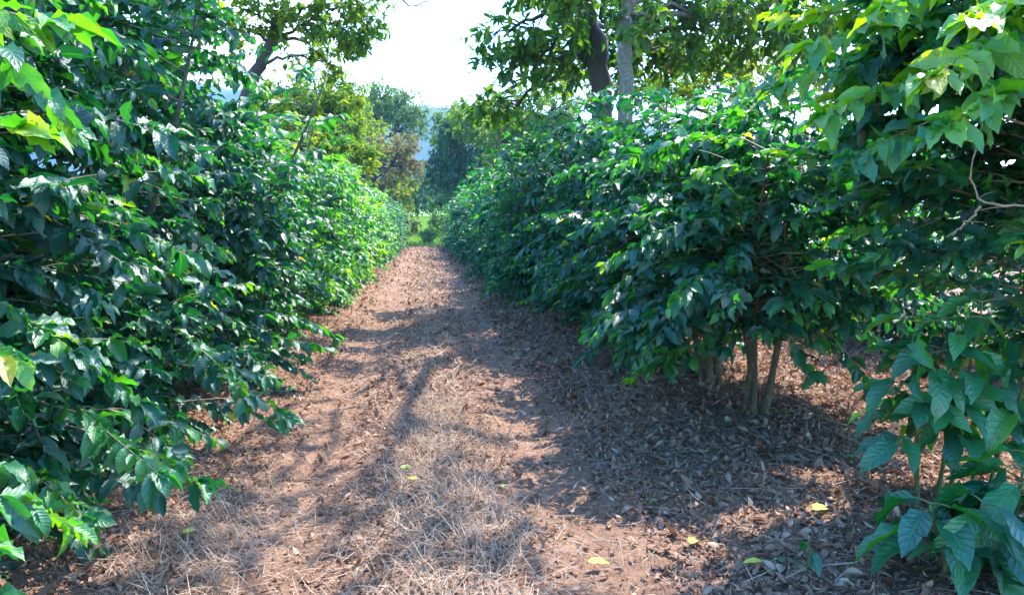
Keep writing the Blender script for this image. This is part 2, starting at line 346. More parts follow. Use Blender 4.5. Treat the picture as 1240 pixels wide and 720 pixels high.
def bush_geo(seed, h=3.4, r=1.05, skirt=.25, leafL=.165, T=T_MID, nst=4, node=.1, step=.06, extra=(), bare=(), twig_sides=3, tint=.2, topfull=.55, hang=(-.55, .3), sag=1, stem_r=.028, toptint=.1, pr=(.72, .92, 1, .98, .72, .26)):
    """stems, side branches and leaves of one coffee bush, standing at the origin"""
    rng = np.random.default_rng(seed); st = Tubes(); tw = Tubes(); LV = Leaves()
    for k in range(nst):
        az = k*2*PI/nst+rng.uniform(-.5, .5); base = np.array((math.cos(az), math.sin(az), 0))*rng.uniform(.05, .10)
        hh = h*rng.uniform(.86, 1.02); lean = rng.uniform(.05, .16)
        d0 = np.array((math.cos(az)*lean, math.sin(az)*lean, 1))
        n = 14; pts = [base-np.array((0, 0, .12))]; d = d0/np.linalg.norm(d0)
        for i in range(n):
            d = d+rng.normal(0, .075, 3); d[:2] *= .97; d /= np.linalg.norm(d); pts.append(pts[-1]+d*hh/n)
        pts = np.array(pts); sr = stem_r*rng.uniform(.8, 1.25)
        rad = np.interp(np.linspace(0, 1, n+1), [0, .05, .12, .5, 1], [sr*1.9, sr*1.25, sr, sr*.62, .006])*rng.uniform(.86, 1.16, n+1)
        st.add(pts, rad, 8)
        z = skirt*rng.uniform(.8, 1.3); a0 = rng.uniform(0, PI)
        while z < hh-.08:
            t = z/hh; p, _ = interp(pts, t)
            prof = np.interp(z/h, [0, .12, .35, topfull, .8, 1], pr)
            a0 += PI/2+rng.uniform(-.5, .5)
            for s in (0, PI):
                if rng.random() < .07: continue
                a = a0+s+rng.uniform(-.25, .25); out = np.array((math.cos(a), math.sin(a), 0))
                inner = math.hypot(p[0], p[1]); prof *= .52+.92*float(vnoise(math.cos(a)*1.6+seed*3.1, math.sin(a)*1.6+z*1.9, seed));  ln = (r*prof-inner*float(np.dot(out[:2], p[:2])/(inner+1e-6)))*rng.uniform(.72, 1.16); ln = min(ln, r*1.12)
                if ln < .15: continue
                el = rng.uniform(.1, .55)*(1+.4*t)
                bp_ = polyline(p, out*math.cos(el)+UP*math.sin(el), ln, 6, sag*rng.uniform(.45, 1.05)*min(ln, 1.1), .12, rng)
                tw.add(bp_, np.linspace(.0062, .002, 7), twig_sides, False)
                if rng.random() < .07: continue       # a bare dead side branch
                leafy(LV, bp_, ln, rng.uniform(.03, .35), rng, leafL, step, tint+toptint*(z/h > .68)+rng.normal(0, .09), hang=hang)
                if ln > .6 and rng.random() < .55:
                    q, dq = interp(bp_, rng.uniform(.35, .6)); dq = dq/np.linalg.norm(dq)
                    sd = np.cross(dq, UP)*rng.choice((-1, 1)); l2 = ln*rng.uniform(.3, .5)
                    b2 = polyline(q, unit(dq+sd*.8), l2, 4, .4, .12, rng); tw.add(b2, np.linspace(.0045, .0015, 5), twig_sides, False)
                    leafy(LV, b2, l2, .15, rng, leafL*.95, step, tint)
            z += node*rng.uniform(.7, 1.35)
    for (A, B, n_leafy, Lx, tn) in extra:      # long side branches that reach out over the track
        A = np.array(A, float); B = np.array(B, float); ln = np.linalg.norm(B-A)
        ts = np.linspace(0, 1, 8)[:, None]; pts = A+(B-A)*ts+UP*(.16*ln*np.sin(PI*ts*.9))+rng.normal(0, .012, (8, 3))*np.sin(PI*ts)
        tw.add(pts, np.linspace(.009, .0025, 8), 5, False)
        leafy(LV, pts, ln, 1-n_leafy, rng, Lx, .05, tn, keep=1)
        for q in range(5):                       # terminal rosette
            a = q*2.4; dd = unit(B-A)+.9*np.array((math.cos(a), math.sin(a), -.1)); LV.add(pts[-1], dd, UP+rng.normal(0, .3, 3), Lx*rng.uniform(.7, 1.1), Lx*.42, rng.uniform(.4, 1.3), tn+rng.normal(0, .1))
    for pts in bare:
        q = smooth_pts(pts, 16, rng, .004); tw.add(q, np.linspace(.0055, .0018, 16)*(1+.3*(np.arange(16) % 3 == 0)), 5, False)
        for i in range(3, 15, 3):
            tw.add(polyline(q[i], unit(q[i]-q[i-1])+rng.normal(0, .6, 3), .05+.06*rng.random(), 2, .1, .1, rng), [.0025, .002, .001], 4, False)
    return st, tw, LV
def bush_meshes(seed, T=T_MID, mat=None, **kw):
    st, tw, LV = bush_geo(seed, T=T, **kw)
    rng = np.random.default_rng(seed+999); P, Fi, tn, uv = LV.build(T, rng)
    return (st.mesh('trunk', M_bark_coffee), tw.mesh('branchwork', M_twig), mesh('foliage', P, Fi, tn, uv, mats=[mat or M_coffee]))
def place_bush(ms, x, y, rz, s, label, group, name='coffee_bush', cat='coffee bush'):
    r = empty(name, (x, y, float(ground_z(x, y))), rz, s); tag(r, label, cat, group)
    for n, me in zip(('trunk', 'branchwork', 'foliage'), ms): ob(n, me, r)
    return r
def rel(p, x, y): return np.array(p)-np.array((x, y, float(ground_z(x, y))))

ORD = ['', 'first', 'second', 'third', 'fourth', 'fifth', 'sixth', 'seventh', 'eighth', 'ninth', 'tenth', 'eleventh', 'twelfth', 'thirteenth', 'fourteenth', 'fifteenth', 'sixteenth', 'seventeenth', 'eighteenth', 'nineteenth', 'twentieth',
       'twenty-first', 'twenty-second', 'twenty-third', 'twenty-fourth', 'twenty-fifth', 'twenty-sixth', 'twenty-seventh', 'twenty-eighth', 'twenty-ninth', 'thirtieth', 'thirty-first', 'thirty-second', 'thirty-third', 'thirty-fourth', 'thirty-fifth', 'thirty-sixth']
GL = 'coffee bushes in the row left of the track'; GR = 'coffee bushes in the row right of the track'

mids = [bush_meshes(100+i, T_MID, h=3.45, r=1.12, nst=4, skirt=.28, node=.095, step=.066, leafL=.17) for i in range(4)]
fars = [bush_meshes(200+i, T_FAR3, M_coffee_far, h=3.5, r=1.2, nst=4, skirt=.25, node=.12, step=.085, leafL=.22) for i in range(3)]
fars_sunlit = [bush_meshes(220+i, T_FAR3, M_coffee_far, h=3.5, r=1.2, nst=4, skirt=.25, node=.12, step=.085, leafL=.22, tint=.44) for i in range(2)]  # far bushes with sunlight put into the leaf colour by a raised tint

# left row -------------------------------------------------------------
x0, y0 = -2.45, 2.15
ms = bush_meshes(11, T_NEAR, h=4.0, r=1.2, nst=4, skirt=.3, leafL=.17, tint=.34, extra=[
    (rel((-2.3, 2.2, 1.9), x0, y0), rel(at(60, 60, 2.15), x0, y0), .5, .17, .56),
    (rel((-2.3, 2.2, 1.5), x0, y0), rel(at(25, 195, 1.9), x0, y0), .4, .16, .6)])
place_bush(ms, x0, y0, 0, 1, 'nearest coffee bush left of the track, its bright leaves cut by the left picture edge', GL)
x0, y0 = -2.45, 4.0
ms = bush_meshes(12, T_NEAR, h=4.1, r=1.2, nst=5, skirt=.22, leafL=.17, tint=.17, extra=[
    (rel((-2.4, 4.0, .55), x0, y0), rel(at(238, 600, 3.6), x0, y0), .3, .165, .45),
    (rel((-2.4, 4.0, .75), x0, y0), rel(at(190, 590, 3.4), x0, y0), .5, .165, .4),
    (rel((-2.4, 3.9, .5), x0, y0), rel(at(100, 640, 3.3), x0, y0), .4, .165, .45),
    (rel((-2.4, 4.0, 1.0), x0, y0), rel(at(170, 500, 3.7), x0, y0), .6, .17, .35),
    (rel((-2.4, 3.9, 1.1), x0, y0), rel(at(90, 440, 3.4), x0, y0), .6, .17, .4)])
place_bush(ms, x0, y0, 0, 1, 'coffee bush at lower left whose low branch reaches over the straw at the track edge', GL)
x0, y0 = -2.35, 5.8
ms = bush_meshes(13, T_NEAR, h=4.0, r=1.15, nst=4, skirt=.22, leafL=.165, tint=.14, node=.1, extra=[
    (rel((-2.3, 5.8, .5), x0, y0), rel(at(345, 520, 4.9), x0, y0), .22, .16, .38),
    (rel((-2.3, 5.8, .9), x0, y0), rel(at(300, 495, 4.9), x0, y0), .5, .16, .35)])
place_bush(ms, x0, y0, 0, 1, 'dark leaved coffee bush, third along the left row, one leaf spray hanging near the soil', GL)
x0, y0 = -2.35, 7.5
ms = bush_meshes(14, T_MID, h=3.8, r=1.15, nst=4, skirt=.2, leafL=.165, tint=.2, node=.095, extra=[
    (rel((-2.3, 7.5, .7), x0, y0), rel(at(405, 415, 8.0), x0, y0), .4, .16, .35)])
place_bush(ms, x0, y0, 0, 1, 'fourth coffee bush along the left row with a low branch over the track edge', GL)
y = 9.2; k = 5; rr = random.Random(3)
while y < 64:
    far = y > 17
    x = -2.4+rr.uniform(-.12, .12)-(.15 if 20 < y < 40 else 0)
    place_bush(fars_sunlit[k % 2] if 12 < y < 40 and k % 4 else (fars if far else mids)[k % (3 if far else 4)], x, y, rr.uniform(0, 6.28), rr.uniform(.82, 1.0), f'{ORD[k]} coffee bush along the left row, counted from the camera', GL)
    y += (1.75 if y < 30 else 2.0)+rr.uniform(-.1, .1); k += 1

# right row ------------------------------------------------------------
x0, y0 = 3.35, 3.6
ms = bush_meshes(31, T_NEAR, h=3.7, r=1.4, nst=5, skirt=1.25, hang=(-.28, .42), sag=.6, pr=(.4, .5, .7, .95, 1.05, .7), topfull=.6, leafL=.185, tint=.26, toptint=.42, node=.085, extra=[  # toptint and the bright sprays put sunlight into the upper leaf colour
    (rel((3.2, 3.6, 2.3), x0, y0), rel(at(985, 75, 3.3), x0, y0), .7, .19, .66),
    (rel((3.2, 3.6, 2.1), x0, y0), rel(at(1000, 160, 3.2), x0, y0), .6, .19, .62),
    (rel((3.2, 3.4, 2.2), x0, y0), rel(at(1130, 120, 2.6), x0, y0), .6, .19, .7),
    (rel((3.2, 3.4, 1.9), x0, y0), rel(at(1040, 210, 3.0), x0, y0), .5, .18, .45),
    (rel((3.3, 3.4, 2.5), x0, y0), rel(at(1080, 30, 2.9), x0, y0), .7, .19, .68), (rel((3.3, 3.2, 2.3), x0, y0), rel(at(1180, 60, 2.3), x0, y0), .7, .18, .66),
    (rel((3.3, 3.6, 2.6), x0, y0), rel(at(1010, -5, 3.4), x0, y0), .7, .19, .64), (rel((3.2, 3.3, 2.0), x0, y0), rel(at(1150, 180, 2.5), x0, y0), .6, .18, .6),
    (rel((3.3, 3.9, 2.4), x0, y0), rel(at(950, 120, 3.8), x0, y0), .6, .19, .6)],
    bare=[[rel(at(1260, 112, 3.1), x0, y0), rel(at(1200, 130, 3.1), x0, y0), rel(at(1150, 150, 3.1), x0, y0), rel(at(1085, 160, 3.1), x0, y0)],
          [rel(at(1260, 248, 2.9), x0, y0), rel(at(1187, 250, 2.9), x0, y0), rel(at(1174, 205, 2.9), x0, y0), rel(at(1190, 150, 2.95), x0, y0)],
          [rel(at(1187, 250, 2.9), x0, y0), rel(at(1168, 272, 2.9), x0, y0), rel(at(1153, 285, 2.9), x0, y0)]])
place_bush(ms, x0, y0, 0, 1, 'nearest coffee bush right of the track, bare pale twigs among its large leaves', GR)
x0, y0 = 2.62, 5.85
ms = bush_meshes(32, T_NEAR, h=2.75, r=1.2, nst=4, skirt=.95, leafL=.18, tint=.22, node=.07, stem_r=.027, extra=[
    (rel((2.6, 5.8, 1.1), x0, y0), rel(at(880, 425, 5.4), x0, y0), .45, .17, .25), (rel((2.6, 5.8, 1.2), x0, y0), rel(at(840, 440, 5.5), x0, y0), .4, .16, .4),
    (rel((2.6, 5.8, 1.0), x0, y0), rel(at(985, 455, 5.3), x0, y0), .4, .17, .3),
    (rel((2.6, 5.8, 1.0), x0, y0), rel(at(1050, 470, 5.2), x0, y0), .35, .18, .2),
    (rel((2.6, 5.8, 1.0), x0, y0), rel(at(955, 400, 5.1), x0, y0), .4, .18, .3)])
place_bush(ms, x0, y0, 0, 1, 'coffee bush with several lichen-grey stems standing bare at its foot, right of the track', GR)
x0, y0 = 2.75, 7.1
ms = bush_meshes(33, T_MID, h=2.9, r=1.2, nst=4, skirt=.85, leafL=.17, tint=.2, node=.075, stem_r=.034, extra=[(rel((2.7, 7.1, 1.0), x0, y0), rel(at(790, 425, 7.2), x0, y0), .5, .17, .3), (rel((2.7, 7.1, .9), x0, y0), rel(at(815, 450, 6.9), x0, y0), .5, .17, .35), (rel((2.7, 7.1, 1.0), x0, y0), rel(at(755, 432, 7.4), x0, y0), .5, .17, .45)])
place_bush(ms, x0, y0, 0, 1, 'coffee bush on a single grey trunk just behind the many-stemmed one, right row', GR)
x0, y0 = 2.7, 8.6
ms = bush_meshes(34, T_MID, h=3.1, r=1.15, nst=4, skirt=.4, leafL=.17, tint=.18, node=.09)
place_bush(ms, x0, y0, 0, 1, 'fourth coffee bush along the right row, its skirt almost touching the litter', GR)
y = 10.3; k = 5
while y < 64:
    far = y > 17
    x = 2.72+rr.uniform(-.12, .12)
    place_bush((fars if far else mids)[(k+1) % (3 if far else 4)], x, y, rr.uniform(0, 6.28), float(np.interp(y, [10, 12, 15, 19, 24, 60], [.95, 1.0, 1.14, 1.18, 1.05, 1.05]))*rr.uniform(.95, 1.06), f'{ORD[k]} coffee bush along the right row, counted from the camera', GR)
    y += (1.75 if y < 30 else 2.0)+rr.uniform(-.1, .1); k += 1
# second row on the right, seen under and between the first
G2 = 'coffee bushes in the second row, behind the right row'
for i, (x, y) in enumerate([(6.6, 5.2), (6.5, 7.4), (6.4, 9.4), (6.5, 11.4), (6.4, 13.5)]):
    place_bush(mids[(i*3+1) % 4], x, y, i*1.3, .96, f'{ORD[i+1]} coffee bush of the row behind the right row, seen through its gaps', G2)

# saplings at the right picture edge ------------------------------------
def sapling(seed, h, nodes, leafL, tint, sprays):
    rng = np.random.default_rng(seed); st = Tubes(); LV = Leaves()
    for (bx, by, hh, lean) in sprays:
        n = 8; ts = np.linspace(0, 1, n+1)
        pts = np.stack([bx+lean[0]*ts**1.5+rng.normal(0, .006, n+1), by+lean[1]*ts**1.5, -.06+(hh+.06)*ts], 1)
        st.add(pts, np.linspace(.013, .004, n+1)*(1+.22*(np.arange(n+1) % 2)), 7)
        for i in range(nodes):
            t = .42+.58*i/(nodes-1); p, d = interp(pts, min(t, .999)); a0 = i*PI/2+rng.uniform(-.4, .4)+seed
            for s in (0, PI):
                a = a0+s; out = np.array((math.cos(a), math.sin(a), 0)); ln = rng.uniform(.05, .32)*(1.25-t)*min(1, 2*leafL/.3)*min(1, hh*1.4)
                b = polyline(p, out+UP*.5, ln+.05, 3, .5, .08, rng); st.add(b, np.linspace(.005, .003, 4), 5, False)
                for q in range(3 if ln > .10 else 1):
                    dd = (b[-1]-b[-2]); dd = unit(dd)+np.array((0, 0, rng.uniform(-.6, .15)))+rng.normal(0, .12, 3)
                    if q: dd = dd+np.cross(unit(b[-1]-b[-2]), UP)*(1.1 if q == 1 else -1.1)
                    L = leafL*rng.uniform(.75, 1.1); LV.add(b[-1] if q == 0 else b[-2], dd, UP+rng.normal(0, .3, 3), L, L*rng.uniform(.38, .46), rng.uniform(.5, 1.3), min(.9, max(0, tint+rng.normal(0, .08))))
    P, Fi, tn, uv = LV.build(T_NEAR, rng, .18)
    return st.mesh('stem', M_stem_green), mesh('foliage', P, Fi, tn, uv, mats=[M_sapling])
def place_sapling(ms, x, y, label):
    r = empty('coffee_sapling', (x, y, float(ground_z(x, y)))); tag(r, label, 'coffee sapling', 'young coffee plants by the right row')
    ob('stem', ms[0], r); ob('foliage', ms[1], r); return r
def gp(px, py):
    for Y in np.linspace(2.2, 20, 1800):
        p = at(px, py, Y)
        if p[2] <= float(ground_z(p[0], p[1])): return p
    return p
q = gp(1137, 612)
place_sapling(sapling(1, 1.3, 8, .27, .38, [(-.12, .02, 1.0, (-.1, -.1)), (0, 0, 1.02, (-.03, -.12)), (.2, -.08, .98, (.16, -.18)), (.1, .05, 1.1, (.05, -.1))]), q[0], q[1], 'tall coffee sapling on a bare green stem at the right picture edge')
q = at(1180, 690, 2.95)
place_sapling(sapling(5, .7, 7, .29, .34, [(-.1, .03, .33, (-.12, -.02)), (.2, .05, .5, (.1, .05)), (0, 0, .36, (-.06, -.1)), (.1, .02, .46, (.1, -.05))]), q[0], q[1], 'low coffee seedling with large blue-green leaves in the lower right corner')
q = gp(978, 692)
place_sapling(sapling(9, .3, 2, .15, .28, [(0, 0, .11, (0, -.02))]), q[0], q[1], 'tiny coffee seedling in the litter left of the large-leaved one')

# ------------------------------------------------------------------ trees
def tree_geo(seed, trunk, trad, lobes, leafL, T, mat_bark, mat_leaf, nbr=14, ncl=5, nleaf=8, tint=.35, droop=.8, limb_r=.05, hang=.2, sides=10, wr=.42, bare=()):
    """trunk polyline; each lobe (centre, radius xyz[, start fraction]) gets a limb, branches and leaf clusters"""
    rng = np.random.default_rng(seed); tk = Tubes(); br = Tubes(); LV = Leaves(); base = np.array(trunk[0], float)
    pts = np.array(trunk, float)
    m = 4*(len(pts)-1)+1; tt = np.linspace(0, 1, m); sm = np.array([interp(pts, min(t, .9999))[0] for t in tt])
    for _ in range(2): sm[1:-1] = (sm[:-2]+sm[1:-1]*2+sm[2:])/4
    sm[1:-1] += rng.normal(0, trad[0]*.12, (m-2, 3))*np.array((1, 1, 0))
    tk.add(sm-base, np.interp(tt, np.linspace(0, 1, len(trad)), trad), sides)
    for lb in lobes:
        c = np.array(lb[0], float); rad = np.array(lb[1], float)*np.ones(3); t0 = lb[2] if len(lb) > 2 else rng.uniform(.6, .98)
        dens = lb[3] if len(lb) > 3 else 1
        s, _ = interp(sm, min(t0, .999)); ln = np.linalg.norm(c-s); ts = np.linspace(0, 1, 9)[:, None]
        limb = s+(c-s)*ts+UP*(.10*ln*np.sin(PI*ts))+rng.normal(0, .035*ln, (9, 3))*np.sin(PI*ts)
        r0 = min(limb_r, trad[-1]*1.2+.02)*(.6+.4*min(1, ln/4)); br.add(limb-base, np.linspace(r0, r0*.35, 9), 7, False)
        for b in range(int(nbr*dens)):
            st_, _ = interp(limb, rng.uniform(.45, .999)); v = rng.normal(0, 1, 3); v /= np.linalg.norm(v)
            e = c+rad*v*rng.uniform(.45, 1)**.6; bl = np.linalg.norm(e-st_)
            ts2 = np.linspace(0, 1, 6)[:, None]; bb = st_+(e-st_)*ts2+UP*(.12*bl*np.sin(PI*ts2))+rng.normal(0, .05*bl, (6, 3))*np.sin(PI*ts2)
            br.add(bb-base, np.linspace(r0*.32, r0*.1, 6), 4, False)
            for q in range(ncl):
                p, d = interp(bb, rng.uniform(.45, .999)); d = unit(d)
                tl = rng.uniform(.8, 2.6)*leafL; td = unit(d+rng.normal(0, .8, 3)); tp = polyline(p, td, tl, 3, .5, .1, rng)
                br.add(tp-base, np.linspace(r0*.09+.002, .002, 4), 3, False)
                cl_t = tint+rng.normal(0, .12)
                for w in range(nleaf):
                    f = rng.uniform(.35, 1); lp, ld = interp(tp, min(f, .999)); ld = unit(ld)
                    dd = ld*.5+rng.normal(0, .75, 3)+UP*(-hang); L = leafL*rng.uniform(.65, 1.2)
                    LV.add(lp-base, dd, UP+rng.normal(0, .45, 3), L, L*wr*rng.uniform(.8, 1.2), rng.uniform(0, 1)*droop, float(np.clip(cl_t+rng.normal(0, .08), 0, 1)))
    for bpts in bare: q = smooth_pts(bpts, 14, rng, .02); br.add(q-base, np.linspace(.022, .004, 14), 5, False)
    P, Fi, tn, uv = LV.build(T, rng, .05)
    return base, tk.mesh('trunk', mat_bark), br.mesh('limbs', mat_bark), mesh('crown', P, Fi, tn, uv, mats=[mat_leaf])
def tree(name, label, cat, group, *a, **k):
    base, t, b, c = tree_geo(*a, **k)
    r = empty(name, tuple(base)); tag(r, label, cat, group)
    ob('trunk', t, r); ob('limb_framework', b, r); ob('crown', c, r); return r
def G(x, y): return (x, y, float(ground_z(x, y))-.1)
GT = 'shade trees over the coffee rows'; GB = 'background trees beyond the end of the track'
A = at
# right: dark trunk and pale trunk
bD = A(733, 120, 15.0); bP = A(757, 120, 13.0)
tree('shade_tree', 'shade tree with dark leaning trunk rising above the right coffee row', 'tree', GT, 51,
     [G(bD[0]+.1, 15.0), A(731, 110, 15), A(722, 50, 15), A(707, 0, 15), A(690, -90, 15)], [.27, .2, .19, .16, .10],
     [(A(655, 15, 14.5), (1.0, 1.0, .7), .72), (A(610, 45, 14.5), (.6, .8, .55), .7, .7), (A(650, 75, 14.8), (.9, .9, .45), .6, .8), (A(700, -10, 14), (1.1, 1.2, .8), .85), (A(680, 60, 15.5), (.7, 1, .6), .6, .8), (A(705, 85, 17), (1.3, .8, .5), .5, 1.2), (A(770, 60, 17), (1.3, .8, .8), .6, 1.2), (A(735, 30, 17), (1.2, .8, .8), .7, 1),
      (A(600, -60, 14.5), (1.3, 1.3, .7), .9), (A(615, 140, 16.5), (.9, .8, .25), .45, .8), (A(572, 138, 17.0), (.4, .6, .2), .45, .4), (A(780, -80, 15), (1.8, 1.8, 1.0), .95)],
     .22, T_MID, M_bark_dark, M_tree_dark, nbr=12, ncl=6, nleaf=6, tint=.42, limb_r=.08, bare=[(A(650, 70, 14.8), A(610, 85, 14.6), A(575, 78, 14.5), A(548, 60, 14.5)), (A(640, 30, 14.8), A(600, 20, 14.5), A(585, 5, 14.5))])
tree('shade_tree', 'shade tree with straight pale lichen-mottled trunk, beside the dark leaning one', 'tree', GT, 52,
     [G(bP[0], 13.0), A(757, 110, 13), A(756, 40, 13), A(759, 0, 13), A(765, -120, 13)], [.16, .128, .118, .108, .075],
     [(A(800, 30, 13.5), (1.0, 1.2, .7), .6), (A(830, 0, 14), (1.0, 1.2, .7), .7), (A(890, 25, 13.5), (1.0, 1.2, .6), .6), (A(930, 50, 14), (.8, 1, .5), .6), (A(800, 70, 14.5), (.8, 1, .4), .5, .8),
      (A(960, 10, 14), (.9, 1, .6), .8), (A(870, -60, 13), (1.6, 1.6, .9), .9), (A(740, -90, 12.5), (1.5, 1.6, .9), .95), (A(880, 80, 15), (1.1, 1, .4), .5, .8), (A(990, 60, 14), (.8, 1, .6), .6, .9), (A(1040, 0, 14), (1.0, 1, .8), .7, .9), (A(780, 85, 15), (.8, 1, .3), .45, .7), (A(765, 30, 12.4), (.35, .4, .5), .6, .3), (A(960, -110, 12), (1.6, 1.5, .8), .95), ((2.6, 9.0, 7.6), (1.9, 1.7, .6), .97, .8), ((1.0, 7.4, 7.5), (1.8, 1.6, .6), .97, .6), ((3.3, 8.3, 7.7), (2.0, 1.9, .5), .97, .55), ((2.9, 6.6, 7.6), (1.8, 1.5, .5), .97, .45)],  # last lobes, above the view, added to dapple the foreground track with shade
     .20, T_MID, M_bark_pale, M_tree_dark, nbr=13, ncl=6, nleaf=6, tint=.5, limb_r=.06)
tree('shade_tree', 'yellow-green tree glowing behind the top of the right coffee row', 'tree', GT, 53,
     [G(9.5, 22), (9.4, 22, 3), (9.3, 22, 5)], [.2, .15, .09],
     [(A(860, 95, 22), (2.0, 1.5, .8)), (A(930, 90, 21), (1.8, 1.5, .9)), (A(800, 110, 23), (1.6, 1.4, .6)), (A(1000, 100, 22), (1.6, 1.5, 1.1)), (A(700, 105, 26), (1.8, 1.5, .7)), (A(1060, 60, 22), (1.5, 1.5, 1.6))],
     .2, T_FAR3, M_bark_dark, M_tree_yel, nbr=26, ncl=6, nleaf=8, tint=.5)
tree('shade_tree', 'unseen tree added to shade the upper left bushes, its bare twig dangling at the top edge', 'tree', GT, 54,
     [G(-5.2, 8.6), (-5.1, 8.6, 2.5), (-4.6, 8.4, 4.8), (-3.6, 8.0, 6.0)], [.22, .17, .13, .09],
     [((-.2, 6.5, 7.0), (1.7, 1.5, .6)), ((-.9, 8.6, 7.1), (1.7, 1.5, .6)), ((-3.0, 6.6, 7.0), (1.8, 1.7, .7)), ((-1.6, 5.0, 7.0), (1.3, 1.3, .6))],  # crown above the view, added to shade the upper left bushes
     .20, T_MID, M_bark_dark, M_tree_dark, nbr=16, ncl=6, nleaf=7, tint=.36, bare=[((-.5, 8.8, 6.8), A(455, -60, 9.6), A(480, 2, 10), A(512, 7, 10), A(533, -8, 10))])
# left: leaning dark trunk
tree('shade_tree', 'shade tree with crooked dark trunk leaning over the left coffee row', 'tree', GT, 61,
     [G(-5.6, 18.5), A(285, 150, 18.5), A(303, 110, 18.5), A(318, 70, 18.5), A(338, 38, 18.5), A(345, -20, 18.5)], [.22, .17, .15, .13, .10, .05],
     [(A(300, 15, 18), (1.2, 1.3, .6), .8), (A(350, 20, 18), (1.0, 1.2, .6), .85), (A(410, 30, 18), (.9, 1.1, .6), .75), (A(440, 10, 18), (.7, 1, .5), .8, .8), (A(440, 60, 18.5), (.45, .7, .35), .7, .6),
      (A(260, 30, 18.5), (.9, 1, .8), .7), (A(380, -40, 18), (1.8, 1.5, .7), .95), (A(290, -50, 17.5), (1.6, 1.5, .7), .95), (A(390, 75, 19.5), (.7, .9, .4), .55, .7)],
     .17, T_MID, M_bark_dark, M_tree_yel, nbr=17, ncl=6, nleaf=7, tint=.32, limb_r=.06)
tree('yellow_green_tree', 'bushy yellow-green tree behind the left coffee row', 'tree', GT, 62,
     [G(-4.6, 30), (-4.6, 30, 2.5), (-4.5, 30, 4.5)], [.2, .15, .1],
     [(A(380, 130, 30), (1.6, 1.4, 1.3)), (A(345, 120, 29), (1.3, 1.3, 1.1)), (A(410, 160, 30), (1.2, 1.2, 1.2)), (A(420, 120, 31), (1.0, 1.2, .9)), (A(370, 180, 28), (1.4, 1.2, 1.0)), (A(430, 190, 29), (1.0, 1.1, .8)), (A(310, 140, 28), (1.2, 1.2, .8))],
     .2, T_FAR3, M_bark_dark, M_tree_yel, nbr=46, ncl=6, nleaf=8, tint=.48)
# beyond the end of the track
def far_tree(label, seed, x, y, lobes, mat, leafL=.34, nbr=34, tint=.4, name='background_tree', top=None):
    zt = max(l[0][2] for l in lobes)
    return tree(name, label, 'tree', GB, seed, [G(x, y), (x+.3, y, zt*.35), (x, y, zt*.75)], [.32, .25, .12], lobes, leafL, T_FAR, M_bark_dark, mat, nbr=nbr, ncl=6, nleaf=8, tint=tint, limb_r=.12, sides=8)
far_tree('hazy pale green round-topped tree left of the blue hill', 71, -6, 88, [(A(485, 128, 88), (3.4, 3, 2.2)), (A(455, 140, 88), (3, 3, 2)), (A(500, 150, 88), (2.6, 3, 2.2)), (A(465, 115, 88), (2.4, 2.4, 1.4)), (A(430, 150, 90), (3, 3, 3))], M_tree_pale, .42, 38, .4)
far_tree('brownish thin-leaved tree at the far end of the left row', 72, -4.5, 66, [(A(455, 180, 66), (1.8, 2, 1.2)), (A(490, 175, 66), (1.4, 2, 1.0)), (A(475, 210, 66), (1.8, 2, 1.2)), (A(500, 205, 67), (1.2, 1.6, 1.2)), (A(440, 215, 66), (1.6, 1.6, 1.4)), (A(420, 190, 68), (1.6, 1.6, 1.6))], M_tree_brown, .3, 22, .4)
far_tree('deep green dense tree standing at the end of the track', 73, 3.2, 72, [(A(545, 185, 72), (2.2, 2, 1.8)), (A(575, 200, 72), (2.4, 2, 2.0)), (A(530, 205, 71), (1.6, 2, 1.6)), (A(555, 160, 73), (1.8, 2, 1.4)), (A(600, 190, 73), (2.0, 2, 2.0)), (A(545, 228, 70), (1.8, 1.6, 1.2))], M_tree_deep, .34, 36, .35)
far_tree('light green feathery tree above the deep green one', 74, 4.5, 90, [(A(550, 145, 90), (3, 3, 1.6)), (A(590, 150, 90), (3.4, 3, 2)), (A(630, 150, 88), (3.4, 3, 2)), (A(570, 165, 90), (3.4, 3, 2)), (A(540, 165, 90), (2, 2, 1.6)), (A(560, 152, 70), (1.6, 1.6, 1.2)), (A(590, 165, 70), (1.8, 1.6, 1.2))], M_tree_yel, .38, 36, .42)
far_tree('green tree filling the gap above the right row end', 75, 6.5, 58, [(A(610, 175, 58), (1.8, 1.8, 1.4)), (A(640, 160, 58), (2, 1.8, 1.6)), (A(600, 200, 56), (1.6, 1.6, 1.4)), (A(670, 150, 58), (2, 2, 1.4)), (A(645, 128, 58), (2.2, 2, 1.5)), (A(690, 122, 58), (2.2, 2, 1.6)), (A(615, 145, 58), (1.8, 1.8, 1.4))], M_tree_yel, .28, 30, .35)
far_tree('mid green tree behind the left row end', 76, -8, 60, [(A(400, 200, 60), (2.2, 2, 1.6)), (A(370, 190, 60), (2.2, 2, 1.8)), (A(340, 170, 60), (2.4, 2, 2)), (A(430, 235, 58), (1.6, 1.6, 1.4))], M_tree_dark, .3, 30, .5)
far_tree('broad dark tree behind the far end of the right row', 77, 9, 84, [(A(570, 225, 84), (3, 2, 2.4)), (A(610, 215, 84), (3, 2, 2.6)), (A(650, 190, 84), (3, 2, 2.6)), (A(545, 245, 83), (2, 2, 1.5)), (A(640, 235, 84), (3, 2, 2.4))], M_tree_deep, .36, 34, .5)
